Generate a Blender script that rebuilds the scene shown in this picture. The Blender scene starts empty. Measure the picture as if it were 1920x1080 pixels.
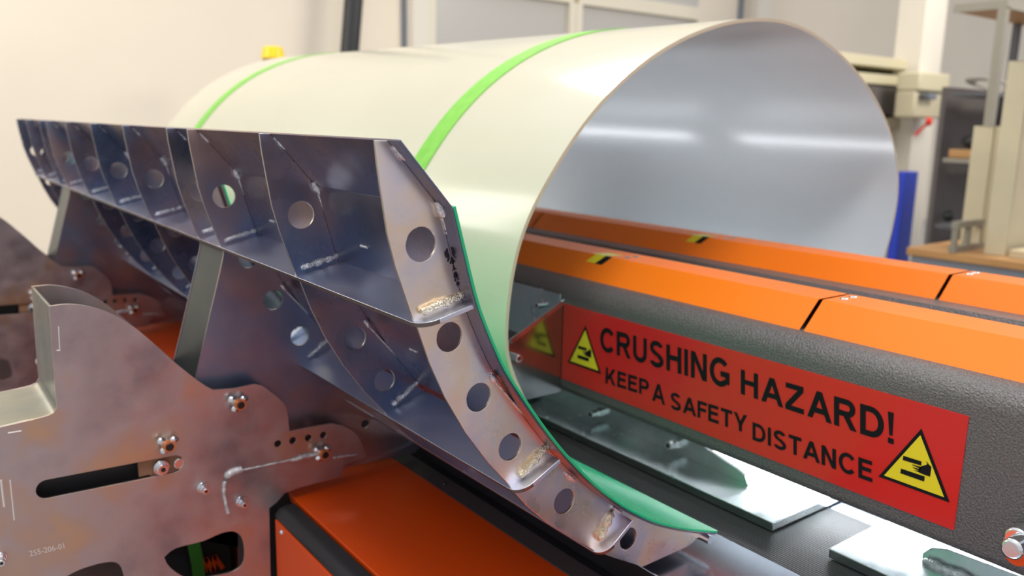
import bpy, bmesh, math, random
from mathutils import Vector, Matrix
random.seed(7)
S = bpy.context.scene
H = 1.68                       # eye height; the numbers below are metres relative to it

# ---------------------------------------------------------------- camera
FPX = 1554.43
AX = Vector((0.79788595, -0.10176418, 0.59415659))     # world axes seen from the camera (right, down, forward)
AY = Vector((-0.60247933, -0.16718802, 0.78042733))
AZ = Vector((0.01991631, -0.98065907, -0.19470779))
cam = bpy.data.cameras.new('camera')
cam.sensor_width = 36.0
cam.lens = FPX / 1920 * 36.0
cam.clip_start = 0.02
cam.dof.use_dof = True
cam.dof.focus_distance = 1.33
cam.dof.aperture_fstop = 3.0
camo = bpy.data.objects.new('camera', cam)
S.collection.objects.link(camo)
R = Matrix(((AX[0], -AX[1], -AX[2]), (AY[0], -AY[1], -AY[2]), (AZ[0], -AZ[1], -AZ[2])))
camo.matrix_world = Matrix.Translation((0, 0, H)) @ R.to_4x4()
S.camera = camo

# ---------------------------------------------------------------- world, lights, exposure
S.view_settings.view_transform = 'Standard'
S.view_settings.look = 'None'
S.view_settings.gamma = 1
S.view_settings.use_curve_mapping = False
S.view_settings.exposure = 0.28
W = bpy.data.worlds.new('hall_daylight')
S.world = W
W.use_nodes = True
wn = W.node_tree.nodes; wl = W.node_tree.links
bg = wn['Background']
tc = wn.new('ShaderNodeTexCoord'); sp = wn.new('ShaderNodeSeparateXYZ'); cr = wn.new('ShaderNodeValToRGB')
mp = wn.new('ShaderNodeMapRange'); mp.inputs[1].default_value = -1; mp.inputs[2].default_value = 1
wl.new(tc.outputs['Generated'], sp.inputs[0]); wl.new(sp.outputs[2], mp.inputs[0]); wl.new(mp.outputs[0], cr.inputs[0])
wl.new(cr.outputs[0], bg.inputs[0])
el = cr.color_ramp.elements
el[0].position = 0.0; el[0].color = (0.10, 0.085, 0.08, 1)
el[1].position = 1.0; el[1].color = (1.0, 0.99, 0.97, 1)
for p_, c_ in ((0.40, (0.30, 0.26, 0.25, 1)), (0.48, (0.50, 0.48, 0.50, 1)), (0.55, (0.62, 0.64, 0.70, 1)), (0.70, (0.55, 0.58, 0.64, 1)), (0.85, (0.85, 0.86, 0.88, 1))):
    e = el.new(p_); e.color = c_
bg.inputs[1].default_value = 0.85

def area(name, loc, target, sx, sy, power, col=(1, 1, 1)):
    l = bpy.data.lights.new(name, 'AREA'); l.shape = 'RECTANGLE'; l.size = sx; l.size_y = sy
    l.energy = power; l.color = col
    o = bpy.data.objects.new(name, l); S.collection.objects.link(o)
    o.location = loc
    d = Vector(target) - Vector(loc)
    o.rotation_euler = d.to_track_quat('-Z', 'Y').to_euler()
    return o
area('overhead_fill_near', (0.2, 0.3, 4.9), (1.4, 2.0, 1.2), 2.0, 0.5, 70, (1.0, 0.98, 0.95))  # unseen area light, added in place of a ceiling lamp
area('overhead_fill_far', (3.2, 4.6, 5.2), (2.2, 3.5, 1.0), 2.2, 0.6, 70, (1.0, 0.97, 0.92))  # second added overhead light, also out of view
area('wall_fill_left', (-1.5, 7.2, 4.0), (3.0, 8.0, 2.2), 3.0, 2.0, 110, (1.0, 0.95, 0.86))  # added unseen fill aimed at the back wall, no window there
area('wall_fill_right', (7.5, 1.5, 4.6), (6.0, 7.0, 2.0), 2.5, 1.2, 150, (1.0, 0.94, 0.84))  # added unseen fill for the right-hand background

# ---------------------------------------------------------------- helpers
def ray(px, py):
    c = Vector((px - 960.0, py - 540.0, FPX))
    return Vector((AX.dot(c), AY.dot(c), AZ.dot(c)))
def atY(px, py, y): r = ray(px, py); return r * (y / r[1])
def atX(px, py, x): r = ray(px, py); return r * (x / r[0])
def atZ(px, py, z): r = ray(px, py); return r * (z / r[2])
def xz(px, py, y): r = atY(px, py, y); return (r[0], r[2])
def yz(px, py, x): r = atX(px, py, x); return (r[1], r[2])
def xy(px, py, z): r = atZ(px, py, z); return (r[0], r[1])

MATS = {}
def mat(name, col, rough=0.5, metal=0.0, col2=None, scale=8.0, contrast=(0.35, 0.65), bump=0.0, bscale=200.0,
        coat=0.0, emit=0.0, spec=0.5, detail=4.0, stretch=None, ramp=None, rvar=0.0, alpha=None):
    m = bpy.data.materials.new(name); m.use_nodes = True
    n = m.node_tree.nodes; l = m.node_tree.links
    b = n['Principled BSDF']
    b.inputs['Base Color'].default_value = (*col, 1); b.inputs['Roughness'].default_value = rough
    b.inputs['Metallic'].default_value = metal; b.inputs['Specular IOR Level'].default_value = spec
    b.inputs['Coat Weight'].default_value = coat; b.inputs['Coat Roughness'].default_value = 0.08
    t = n.new('ShaderNodeTexCoord')
    src = t.outputs['Object']
    if stretch:
        mpn = n.new('ShaderNodeMapping'); mpn.inputs['Scale'].default_value = stretch
        l.new(src, mpn.inputs[0]); src = mpn.outputs[0]
    if col2 or ramp:
        no = n.new('ShaderNodeTexNoise'); no.inputs['Scale'].default_value = scale; no.inputs['Detail'].default_value = detail
        l.new(src, no.inputs['Vector'])
        r = n.new('ShaderNodeValToRGB'); l.new(no.outputs[0], r.inputs[0]); l.new(r.outputs[0], b.inputs['Base Color'])
        if ramp:
            e = r.color_ramp.elements; e[0].position = ramp[0][0]; e[0].color = (*ramp[0][1], 1)
            e[1].position = ramp[-1][0]; e[1].color = (*ramp[-1][1], 1)
            for p, c in ramp[1:-1]:
                q = e.new(p); q.color = (*c, 1)
        else:
            e = r.color_ramp.elements; e[0].position = contrast[0]; e[0].color = (*col, 1)
            e[1].position = contrast[1]; e[1].color = (*col2, 1)
    if rvar:
        n2 = n.new('ShaderNodeTexNoise'); n2.inputs['Scale'].default_value = scale * 3; n2.inputs['Detail'].default_value = 6
        l.new(src, n2.inputs['Vector'])
        mr = n.new('ShaderNodeMapRange'); mr.inputs[1].default_value = 0.3; mr.inputs[2].default_value = 0.7
        mr.inputs[3].default_value = max(0.02, rough - rvar); mr.inputs[4].default_value = rough + rvar
        l.new(n2.outputs[0], mr.inputs[0]); l.new(mr.outputs[0], b.inputs['Roughness'])
    if bump:
        bn = n.new('ShaderNodeTexNoise'); bn.inputs['Scale'].default_value = bscale; bn.inputs['Detail'].default_value = 2
        l.new(src, bn.inputs['Vector'])
        bp = n.new('ShaderNodeBump'); bp.inputs['Strength'].default_value = bump; bp.inputs['Distance'].default_value = 0.003
        l.new(bn.outputs[0], bp.inputs['Height']); l.new(bp.outputs[0], b.inputs['Normal'])
    if emit:
        b.inputs['Emission Color'].default_value = (*col, 1); b.inputs['Emission Strength'].default_value = emit
    MATS[name] = m
    return m

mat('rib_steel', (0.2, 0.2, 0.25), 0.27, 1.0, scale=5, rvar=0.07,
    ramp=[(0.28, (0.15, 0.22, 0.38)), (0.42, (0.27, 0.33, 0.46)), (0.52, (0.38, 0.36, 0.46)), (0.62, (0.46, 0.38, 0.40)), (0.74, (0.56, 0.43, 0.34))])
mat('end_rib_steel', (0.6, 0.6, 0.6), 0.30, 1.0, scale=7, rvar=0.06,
    ramp=[(0.34, (0.78, 0.78, 0.88)), (0.43, (0.98, 0.86, 0.80)), (0.50, (1.0, 0.82, 0.66)), (0.57, (0.94, 0.84, 0.82)), (0.66, (0.80, 0.78, 0.88))])  # brighter, pinkish copy of the rib steel: its reflections are put into the colour
mat('skin_steel', (0.2, 0.2, 0.25), 0.3, 1.0, scale=4, rvar=0.06,
    ramp=[(0.3, (0.12, 0.15, 0.23)), (0.48, (0.21, 0.20, 0.27)), (0.6, (0.32, 0.25, 0.27)), (0.72, (0.36, 0.27, 0.24))])
mat('flange_steel', (0.5, 0.52, 0.6), 0.36, 1.0, scale=5, rvar=0.06, stretch=(1, 0.3, 1),
    ramp=[(0.3, (0.62, 0.70, 0.90)), (0.5, (0.78, 0.82, 0.95)), (0.7, (0.84, 0.78, 0.90))])
mat('edge_dark', (0.20, 0.17, 0.16), 0.4, 0.9)
mat('edge_steel', (0.55, 0.50, 0.42), 0.35, 1.0)
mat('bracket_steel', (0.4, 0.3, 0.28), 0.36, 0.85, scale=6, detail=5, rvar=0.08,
    ramp=[(0.30, (0.30, 0.26, 0.29)), (0.42, (0.46, 0.38, 0.39)), (0.53, (0.55, 0.46, 0.46)), (0.60, (0.58, 0.43, 0.37)), (0.70, (0.66, 0.44, 0.28))])  # mill-scale tones; the orange ones put the machine's reflection into the colour
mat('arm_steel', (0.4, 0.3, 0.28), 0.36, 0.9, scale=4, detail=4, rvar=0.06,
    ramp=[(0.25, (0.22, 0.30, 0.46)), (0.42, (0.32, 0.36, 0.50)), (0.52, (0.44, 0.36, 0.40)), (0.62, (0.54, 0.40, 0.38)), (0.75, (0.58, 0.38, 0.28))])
mat('strip_steel', (0.27, 0.29, 0.275), 0.34, 0.9, (0.36, 0.35, 0.29), 6, rvar=0.08)
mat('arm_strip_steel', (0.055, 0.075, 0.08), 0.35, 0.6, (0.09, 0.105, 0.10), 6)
mat('weld', (0.92, 0.93, 0.96), 0.3, 0.8, (0.62, 0.62, 0.62), 120, bump=1.0, bscale=350)
mat('weld_straw', (0.95, 0.86, 0.66), 0.3, 1.0, (0.70, 0.62, 0.48), 90, bump=1.0, bscale=350)
mat('soot', (0.02, 0.02, 0.025), 0.8)
mat('chrome', (0.82, 0.83, 0.85), 0.15, 1.0)
mat('zinc', (0.70, 0.74, 0.75), 0.22, 1.0, (0.58, 0.66, 0.66), 9, rvar=0.06)
mat('polished', (0.48, 0.46, 0.46), 0.17, 1.0)
mat('black_cap', (0.012, 0.012, 0.012), 0.35)
mat('copper_ring', (0.75, 0.25, 0.08), 0.4, 0.6)
mat('green_lining', (0.0, 0.46, 0.19), 0.22, 0.0, (0.01, 0.52, 0.23), 3, spec=0.8)
mat('pipe_outside', (0.70, 0.665, 0.53), 0.16, 0.0, (0.67, 0.635, 0.505), 1.4, spec=0.5)
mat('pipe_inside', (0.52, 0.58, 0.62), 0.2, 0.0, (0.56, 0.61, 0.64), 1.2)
mat('pipe_edge', (0.62, 0.52, 0.38), 0.5)
mat('strap_green', (0.22, 0.62, 0.07), 0.6, 0, (0.27, 0.68, 0.09), 30, bump=0.5, bscale=400)
mat('dark_strap', (0.05, 0.22, 0.02), 0.6)
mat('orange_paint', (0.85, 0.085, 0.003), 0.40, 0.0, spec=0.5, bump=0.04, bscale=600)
mat('orange_paint_lit', (1.0, 0.215, 0.005), 0.42, 0.0, spec=0.4)  # same paint as the bed; stronger light on the covers is in the colour
mat('grey_texture', (0.115, 0.105, 0.105), 0.36, 0.2, (0.165, 0.152, 0.15), 280, contrast=(0.42, 0.58), bump=1.0, bscale=260, spec=0.7, detail=1)
mat('black_rubber', (0.015, 0.015, 0.018), 0.42)
mat('black_trim', (0.03, 0.03, 0.032), 0.38)
mat('grey_strip', (0.16, 0.13, 0.13), 0.4, 0.4)
mat('bed_steel', (0.60, 0.64, 0.74), 0.22, 1.0)
mat('sign_red', (0.66, 0.018, 0.014), 0.22)
mat('sign_black', (0.008, 0.008, 0.010), 0.6, spec=0.15)
mat('sign_yellow', (0.85, 0.70, 0.02), 0.30)
mat('wall_paint', (0.85, 0.76, 0.62), 0.7, 0, (0.82, 0.73, 0.60), 0.8)
mat('floor_concrete', (0.46, 0.44, 0.43), 0.45, 0, (0.40, 0.38, 0.38), 2)
mat('window_frame', (0.78, 0.72, 0.58), 0.5)
mat('window_pane', (0.52, 0.50, 0.47), 0.3)
mat('white_column', (0.80, 0.74, 0.64), 0.6)
mat('cream_metal', (0.62, 0.56, 0.38), 0.5)
mat('cream_profile', (0.60, 0.53, 0.36), 0.5, 0, (0.52, 0.46, 0.32), 2)
mat('grey_metal', (0.30, 0.28, 0.23), 0.45, 0.3)
mat('dark_grey', (0.10, 0.10, 0.11), 0.6)
mat('shadow_board', (0.12, 0.105, 0.10), 0.8)
mat('wood', (0.50, 0.27, 0.10), 0.5, 0, (0.40, 0.20, 0.07), 6, stretch=(1, 0.2, 1))
mat('pale_wood', (0.62, 0.52, 0.34), 0.6, 0, (0.55, 0.45, 0.28), 4)
mat('blue_paint', (0.02, 0.06, 0.62), 0.4)
mat('slate_paint', (0.20, 0.22, 0.26), 0.5)
mat('red_paint', (0.80, 0.04, 0.02), 0.4)
mat('beacon_yellow', (0.95, 0.65, 0.0), 0.3)
mat('black_hose', (0.015, 0.016, 0.018), 0.45)
mat('led', (0.92, 0.96, 1.0), 0.5, emit=20.0)
mat('black_void', (0.01, 0.01, 0.012), 0.6)
mat('etched', (0.85, 0.82, 0.78), 0.5, 0.3)
mat('rust_mark', (0.32, 0.16, 0.09), 0.7, 0.2)

class MB:
    def __init__(s): s.v = []; s.f = []; s.m = []; s.mi = 0
    def add(s, vs, fs):
        o = len(s.v); s.v += [tuple(v) for v in vs]; s.f += [tuple(i + o for i in f) for f in fs]; s.m += [s.mi] * len(fs)
        return s
    def box(s, a, b):
        x0, y0, z0 = a; x1, y1, z1 = b
        return s.add([(x0,y0,z0),(x1,y0,z0),(x1,y1,z0),(x0,y1,z0),(x0,y0,z1),(x1,y0,z1),(x1,y1,z1),(x0,y1,z1)],
                     [(0,3,2,1),(4,5,6,7),(0,1,5,4),(1,2,6,5),(2,3,7,6),(3,0,4,7)])
    def obox(s, c, ax, ay, az):          # oriented box, half vectors
        c = Vector(c); vs = []
        for k in (-1, 1):
            for (i, j) in ((-1,-1),(1,-1),(1,1),(-1,1)): vs.append(c + ax*i + ay*j + az*k)
        return s.add(vs, [(0,3,2,1),(4,5,6,7),(0,1,5,4),(1,2,6,5),(2,3,7,6),(3,0,4,7)])
    def bar(s, p0, p1, w, t=None, up=(0,0,1)):
        p0, p1 = Vector(p0), Vector(p1); d = p1 - p0; a = d.normalized(); u = Vector(up)
        if abs(a.dot(u)) > .95: u = Vector((1,0,0))
        n = a.cross(u).normalized(); b = n.cross(a)
        return s.obox((p0 + p1) / 2, n * w / 2, b * (t or w) / 2, d / 2)
    def cyl(s, p0, p1, r, seg=20, r1=None, cap=True):
        p0, p1 = Vector(p0), Vector(p1); a = (p1 - p0).normalized(); u = Vector((0,0,1)) if abs(a.z) < .9 else Vector((1,0,0))
        n = a.cross(u).normalized(); b = a.cross(n); r1 = r if r1 is None else r1; vs = []
        for (p, rr) in ((p0, r), (p1, r1)):
            for i in range(seg):
                t = 2*math.pi*i/seg; vs.append(p + n*math.cos(t)*rr + b*math.sin(t)*rr)
        fs = [(i, (i+1)%seg, seg+(i+1)%seg, seg+i) for i in range(seg)]
        if cap: fs += [tuple(range(seg))[::-1], tuple(range(seg, 2*seg))]
        return s.add(vs, fs)
    def tube(s, pts, rad, seg=10):
        pts = [Vector(p) for p in pts]; n = len(pts); rad = rad if isinstance(rad, (list, tuple)) else [rad]*n; vs = []
        for k, p in enumerate(pts):
            a = (pts[min(k+1, n-1)] - pts[max(k-1, 0)]).normalized(); u = Vector((0,0,1)) if abs(a.z) < .9 else Vector((1,0,0))
            q = a.cross(u).normalized(); b = a.cross(q)
            for i in range(seg):
                t = 2*math.pi*i/seg; vs.append(p + q*math.cos(t)*rad[k] + b*math.sin(t)*rad[k])
        fs = [(k*seg+i, k*seg+(i+1)%seg, (k+1)*seg+(i+1)%seg, (k+1)*seg+i) for k in range(n-1) for i in range(seg)]
        fs += [tuple(range(seg))[::-1], tuple(range((n-1)*seg, n*seg))]
        return s.add(vs, fs)
    def prism(s, prof, y0, y1):          # closed (x, z) profile run along the machine
        n = len(prof)
        vs = [(x, y0, z) for x, z in prof] + [(x, y1, z) for x, z in prof]
        return s.add(vs, [(i, (i+1)%n, n+(i+1)%n, n+i) for i in range(n)] + [tuple(range(n))[::-1], tuple(range(n, 2*n))])
    def sheet(s, line, t, y0, y1):       # open (x, z) line thickened by t to its left, run along the machine
        q = offset(line, t)
        return s.prism(list(line) + q[::-1], y0, y1)
    def blob(s, c, r, sc=(1,1,1), seg=10, rough=0.15):
        c = Vector(c); vs = [c + Vector((0,0,r*sc[2]))]
        for i in range(1, seg//2):
            for j in range(seg):
                th = math.pi*i/(seg//2); ph = 2*math.pi*j/seg; k = r*(1 + random.uniform(-rough, rough))
                vs.append(c + Vector((k*sc[0]*math.sin(th)*math.cos(ph), k*sc[1]*math.sin(th)*math.sin(ph), k*sc[2]*math.cos(th))))
        vs.append(c - Vector((0,0,r*sc[2]))); R_ = seg//2 - 1
        fs = [(0, 1+j, 1+(j+1)%seg) for j in range(seg)]
        for i in range(R_-1):
            fs += [(1+i*seg+j, 1+(i+1)*seg+j, 1+(i+1)*seg+(j+1)%seg, 1+i*seg+(j+1)%seg) for j in range(seg)]
        e = len(vs)-1; fs += [(e, 1+(R_-1)*seg+(j+1)%seg, 1+(R_-1)*seg+j) for j in range(seg)]
        return s.add(vs, fs)

def offset(line, t):
    out = []; n = len(line)
    for i in range(n):
        a = line[max(i-1, 0)]; b = line[min(i+1, n-1)]
        dx, dz = b[0]-a[0], b[1]-a[1]; L = math.hypot(dx, dz) or 1
        out.append((line[i][0] - dz/L*t, line[i][1] + dx/L*t))
    return out
def smooth(pts, k=6):
    out = []; n = len(pts)
    for i in range(n-1):
        p0 = pts[max(i-1, 0)]; p1 = pts[i]; p2 = pts[i+1]; p3 = pts[min(i+2, n-1)]
        for j in range(k):
            t = j/k
            out.append(tuple(0.5*((2*p1[d]) + (-p0[d]+p2[d])*t + (2*p0[d]-5*p1[d]+4*p2[d]-p3[d])*t*t + (-p0[d]+3*p1[d]-3*p2[d]+p3[d])*t**3) for d in range(len(p1))))
    out.append(tuple(pts[-1])); return out
def circle(c, r, n=28, sx=1.0): return [(c[0]+r*sx*math.cos(2*math.pi*i/n), c[1]+r*math.sin(2*math.pi*i/n)) for i in range(n)]
def stadium(a, b, r, n=10):
    ang = math.atan2(b[1]-a[1], b[0]-a[0]); out = []
    for i in range(n+1): t = ang - math.pi/2 + math.pi*i/n; out.append((b[0]+r*math.cos(t), b[1]+r*math.sin(t)))
    for i in range(n+1): t = ang + math.pi/2 + math.pi*i/n; out.append((a[0]+r*math.cos(t), a[1]+r*math.sin(t)))
    return out

def plate_data(loops, t, bevel=0.0):     # flat (a, b) loops with holes -> verts/faces with thickness t (centred)
    cu = bpy.data.curves.new('p', 'CURVE'); cu.dimensions = '2D'; cu.fill_mode = 'BOTH'; cu.extrude = t/2
    for lp in loops:
        s = cu.splines.new('POLY'); s.points.add(len(lp)-1); s.use_cyclic_u = True
        for i, p in enumerate(lp): s.points[i].co = (p[0], p[1], 0, 1)
    o = bpy.data.objects.new('p', cu); S.collection.objects.link(o)
    dg = bpy.context.evaluated_depsgraph_get(); me = bpy.data.meshes.new_from_object(o.evaluated_get(dg))
    vs = [tuple(v.co) for v in me.vertices]; fs = [tuple(p.vertices) for p in me.polygons]
    bpy.data.objects.remove(o); bpy.data.meshes.remove(me); bpy.data.curves.remove(cu)
    return vs, fs
def plateY(mb, loops, y, t):             # plate facing the Y axis, front face at y, going back by t
    vs, fs = plate_data(loops, t); return mb.add([(a, y + t/2 - c, b) for a, b, c in vs], fs)
def plateX(mb, loops, x, t):             # loops in (y, z); from x going back (+x) by t
    vs, fs = plate_data(loops, t); return mb.add([(x + t/2 + c, a, b) for a, b, c in vs], fs)

def bead(mb, p0, p1, r, lump=0.35, seg=8):
    p0, p1 = Vector(p0), Vector(p1); n = max(4, int((p1-p0).length / (r*1.1)))
    pts = []; rd = []
    for i in range(n+1):
        pts.append(p0.lerp(p1, i/n) + Vector([random.uniform(-1, 1)*r*.22 for _ in range(3)])); rd.append(r*(1+random.uniform(-lump, lump)))
    rd[0] *= .6; rd[-1] *= .6
    return mb.tube(pts, rd, seg)

def link(name, mb, material, parent=None, bevel=0.0, smoothing=35, loc=None, segs=2, edges=None):
    me = bpy.data.meshes.new(name)
    if parent is not None: o0 = Vector(parent['_o'])
    elif loc is not None: o0 = Vector(loc)
    else:
        xs = [v[0] for v in mb.v]; ys = [v[1] for v in mb.v]; zs = [v[2] for v in mb.v]
        o0 = Vector(((min(xs)+max(xs))/2, (min(ys)+max(ys))/2, min(zs)))
    me.from_pydata([tuple(Vector(v) - o0) for v in mb.v], [], mb.f); me.update()
    bm = bmesh.new(); bm.from_mesh(me); bmesh.ops.remove_doubles(bm, verts=bm.verts, dist=1e-6)
    if not mb.mi: bmesh.ops.recalc_face_normals(bm, faces=bm.faces)
    bm.to_mesh(me); bm.free()
    ms = material if isinstance(material, (list, tuple)) else [material]
    for m in ms: me.materials.append(MATS[m])
    if len(ms) > 1:
        for p, k in zip(me.polygons, mb.m): p.material_index = k
    if edges:
        me.materials.append(MATS[edges])
        for p in me.polygons:
            if abs(p.normal.y) < .5: p.material_index = 1
    me.polygons.foreach_set('use_smooth', [True]*len(me.polygons)); me.set_sharp_from_angle(angle=math.radians(smoothing))
    o = bpy.data.objects.new(name, me); S.collection.objects.link(o)
    o['_o'] = tuple(o0)
    if parent is not None: o.parent = parent
    else: o.location = o0 + Vector((0, 0, H))
    if bevel:
        b = o.modifiers.new('b', 'BEVEL'); b.width = bevel; b.segments = segs; b.limit_method = 'ANGLE'; b.angle_limit = math.radians(40)
    return o
def thing(name, label, cat, loc, group=None):
    o = bpy.data.objects.new(name, None); S.collection.objects.link(o); o.empty_display_size = 0.1
    o.location = (loc[0], loc[1], loc[2] + H); o['_o'] = tuple(loc); o['label'] = label; o['category'] = cat
    if group: o['group'] = group
    return o
def tag(o, label, cat, group=None):
    o['label'] = label; o['category'] = cat
    if group: o['group'] = group
    return o
def struct(name, mb, m, **k):
    o = link(name, mb, m, **k); o['kind'] = 'structure'; return o
def copy_tree(o, parent=None):
    c = o.copy(); S.collection.objects.link(c)
    if parent is not None: c.parent = parent
    for ch in list(o.children): copy_tree(ch, c)
    return c

FLOOR = -H
BED = -0.85                    # top of the machine bed
Y0, Y9 = 0.05, 4.75            # the machine's length

# ================================================================ hall
WALLY = 8.0
struct('floor', MB().box((-7, -4, FLOOR-.1), (22, WALLY+.3, FLOOR)), 'floor_concrete')
struct('wall_back', MB().box((-7, WALLY, FLOOR), (22, WALLY+.2, 5.2)), 'wall_paint')

# ================================================================ cradle profile
RY = [1.0, 1.42, 1.84, 2.0, 2.42, 2.84, 3.26, 3.68, 3.84, 4.2, 4.5]
SKY = 0.97
ribout = [(703,263),(707,305),(713,348),(726.6,438),(742,500),(757,545),(776,602)]
ribout2 = [(783,614),(806,681),(834,744),(873,811),(915,867),(956,911)]
ribout3 = [(961,919),(989,950),(1024,979),(1054,997),(1107,1028)]
ribout4 = [(1118,1034),(1155,1047),(1205,1063)]
OUT = [xz(*p, 1.0) for p in ribout + ribout2 + ribout3 + ribout4]
skin_px = [(849,388),(870,477),(886,543),(900,590),(922,645),(947,698),(982,752),(1020.6,807),(1060,856),(1107,905),(1152,941),(1196,967),(1241,985),(1300,996),(1344,999)]
ARC = smooth([xz(*p, SKY) for p in skin_px], 4)
TOP = xz(751, 261, SKY)
SK = [TOP] + ARC                                   # inner face of the steel skin
SKO = offset(SK, -0.004)                           # outer face
if SKO[5][0] > SK[5][0]: SKO = offset(SK, 0.004); sgn = 1
else: sgn = -1
HOLES = [(xz(790,458,1), .025), (xz(843,632,1), .0225), (xz(898,745,1), .023), (xz(957,838,1), .023), (xz(1058,940,1), .023), (xz(1178,1010,1), .0215)]
lipz = SKO[-1]
rib_loop = OUT + [xz(1291,1024,1.0), (lipz[0]-.004, lipz[1]-.008)] + [p for p in SKO[::-1]]
F1 = (xz(777,603,1.0), xz(888,556,1.0)); F2 = (xz(958,914,1.0), xz(1037,845,1.0)); F3 = (xz(1114,1031,1.0), xz(1172,958,1.0))

cr_ = thing('clamping_cradle', 'long welded steel cradle with curved ribs and bright green lining beside the cream pipe', 'cradle', (0.95, 2.7, lipz[1]-.01))
lin = offset(ARC, -sgn*0.005)
GAPS = ((SKY, 1.858), (1.985, 3.70), (3.83, 4.52))
for a_, b_ in GAPS:
    link('skin_plate', MB().prism(SK[1:] + SKO[1:][::-1], a_, b_), 'skin_steel', cr_, bevel=0.0008)
    lo = link('lining', MB().prism(ARC + lin[::-1], a_-.001, b_+.004), 'green_lining', cr_, bevel=0.001); lo['label'] = 'bright green plastic lining'
link('skin_plate', MB().prism(SK[:2] + SKO[:2][::-1], SKY, 4.52), 'skin_steel', cr_, bevel=0.0008)

for i, y in enumerate(RY):
    if i in (2, 7):  continue                       # these two carry the arms, built below
    loops = [rib_loop] + [circle(c, r) for c, r in HOLES]
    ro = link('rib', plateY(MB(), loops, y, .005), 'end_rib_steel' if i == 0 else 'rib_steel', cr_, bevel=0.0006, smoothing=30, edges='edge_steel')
    if i == 0: ro['label'] = 'near end rib with pinkish reflected tint'
for (a, b) in (F1, F2, F3):
    d = Vector((b[0]-a[0], b[1]-a[1])); n = Vector((-d.y, d.x)).normalized()*.007
    e = Vector(b) - d.normalized()*.009
    q = Vector(a) - d.normalized()*.004
    L_ = (e-q).length; du = (e-q).normalized(); ya_ = SKY+.003; rr = min(.030, L_*.5)
    pl = [(0, 4.51)] + [(rr-rr*math.cos(t_), ya_+rr-rr*math.sin(t_)) for t_ in [i_*math.pi/20 for i_ in range(11)]] + [(L_, ya_), (L_, 4.51)]
    k_ = len(pl); fm = MB()
    fm.add([((q+du*u_)[0], y_, (q+du*u_)[1]) for u_, y_ in pl] + [((q+du*u_-n)[0], y_, (q+du*u_-n)[1]) for u_, y_ in pl],
           [tuple(range(k_)), tuple(range(k_, 2*k_))[::-1]] + [(i_, k_+i_, k_+(i_+1)%k_, (i_+1)%k_) for i_ in range(k_)])
    for i_ in range(11): fm.m[2+i_] = 1
    link('flange', fm, ['flange_steel', 'edge_dark'], cr_, bevel=0.0006)

# arms: the third and eighth rib plates reach down into the brackets, with a second plate and a curved strip between them
def px_at(y0, pts): return [xz(*p, y0) for p in pts]
arm_left = smooth(px_at(1.84, [(415,466),(419,476),(410,520),(396,580),(380,650),(368,700),(362,740),(366,800)]), 4)
tipA = xz(776,850,1.84); tipB = xz(788,839,1.84); lowL = xz(470,915,1.84)
inner_back = [p for p in rib_loop if p[1] > OUT[12][1] or p[0] > OUT[12][0]]
i1 = 6
armloop = [OUT[0]] + OUT[1:7] + arm_left + [lowL, tipA, tipB] + OUT[15:] + rib_loop[len(OUT):]
def arm(y, back):
    pl = plateY(MB(), [armloop] + [circle(c, r) for c, r in HOLES] + [circle(xz(685,795,1.84), .011)], y, .005)
    o = link('arm_plate', pl, 'arm_steel', cr_, bevel=0.0006, smoothing=30, edges='edge_steel'); o['label'] = 'rib plate that widens into a support arm'
    q = offset(arm_left[2:], .004); 
    if q[8][0] < arm_left[10][0]: q = offset(arm_left[2:], -.004)
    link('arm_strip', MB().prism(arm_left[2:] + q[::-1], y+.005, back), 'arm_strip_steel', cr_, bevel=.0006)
arm(RY[2], RY[3]); arm(RY[7], RY[8])
for y in (RY[3], RY[8]):                           # second arm plates below the ribs
    low = arm_left + [lowL, tipA, tipB] + OUT[14:9:-1] + OUT[9:6:-1]
    link('arm_plate', plateY(MB(), [low], y+.0055, .005), 'arm_steel', cr_, smoothing=30)

# welds: across the flanges at every rib, and tacks down the skin seam
def on_rib(px, py, y, dy=-.002):  a = xz(px, py, 1.0); return (a[0], y+dy, a[1])
for i, y in enumerate(RY):
    big = 1.25 if i == 0 else 1.0
    mw = 'weld_straw' if i == 0 else 'weld'
    for k, (p, q) in enumerate((((786,590),(868,556)), ((972,896),(1028,836)), ((1118,1018),(1148,960)))):
        m = MB(); a = Vector(on_rib(*p, y)); b = Vector(on_rib(*q, y)); 
        off = Vector((0, 0, .004)); rr = (.0052 if k == 0 else .0048)*big
        bead(m, a+off, b+off, rr); bead(m, a+off+Vector((.001,-.004,.002)), a.lerp(b,.7)+off+Vector((.001,-.004,.002)), rr*.8)
        link('weld_bead', m, mw, cr_, smoothing=60)
    def W(p, q, r, l=.35):
        m = MB(); bead(m, p, q, r, l); link('weld_bead', m, 'weld', cr_, smoothing=60)
    for (px, py) in ((812,357),(822,392)):
        a = Vector(on_rib(px, py, y)); W(a+Vector((-.006,-.004,.01)), a+Vector((.008,-.004,-.012)), .0058)
    a = Vector(on_rib(735, 270, y)); W(a, a+Vector((.018, -.003, -.022)), .0035)
    W(Vector(on_rib(754, 292, y)), Vector(on_rib(804, 350, y)), .0016, .2)
    W(Vector(on_rib(828, 406, y)), Vector(on_rib(866, 535, y)), .0020, .2)
    for p, q in (((918,700),(928,716)), ((1018,820),(1030,836)), ((1060,888),(1078,902)), ((1146,950),(1162,960))):
        W(on_rib(*p, y), on_rib(*q, y), .0045)
    W(on_rib(929,717,y), on_rib(1017,819,y), .0014, .2)
m = MB()
for _ in range(34):
    t = random.random(); px = 838 + 28*t + random.uniform(-7, 3); py = 470 + 68*t
    m.blob(on_rib(px, py, 1.0, -.0002), random.uniform(.0008, .0024), (1.0, .1, 2.0), 8, .35)
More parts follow.
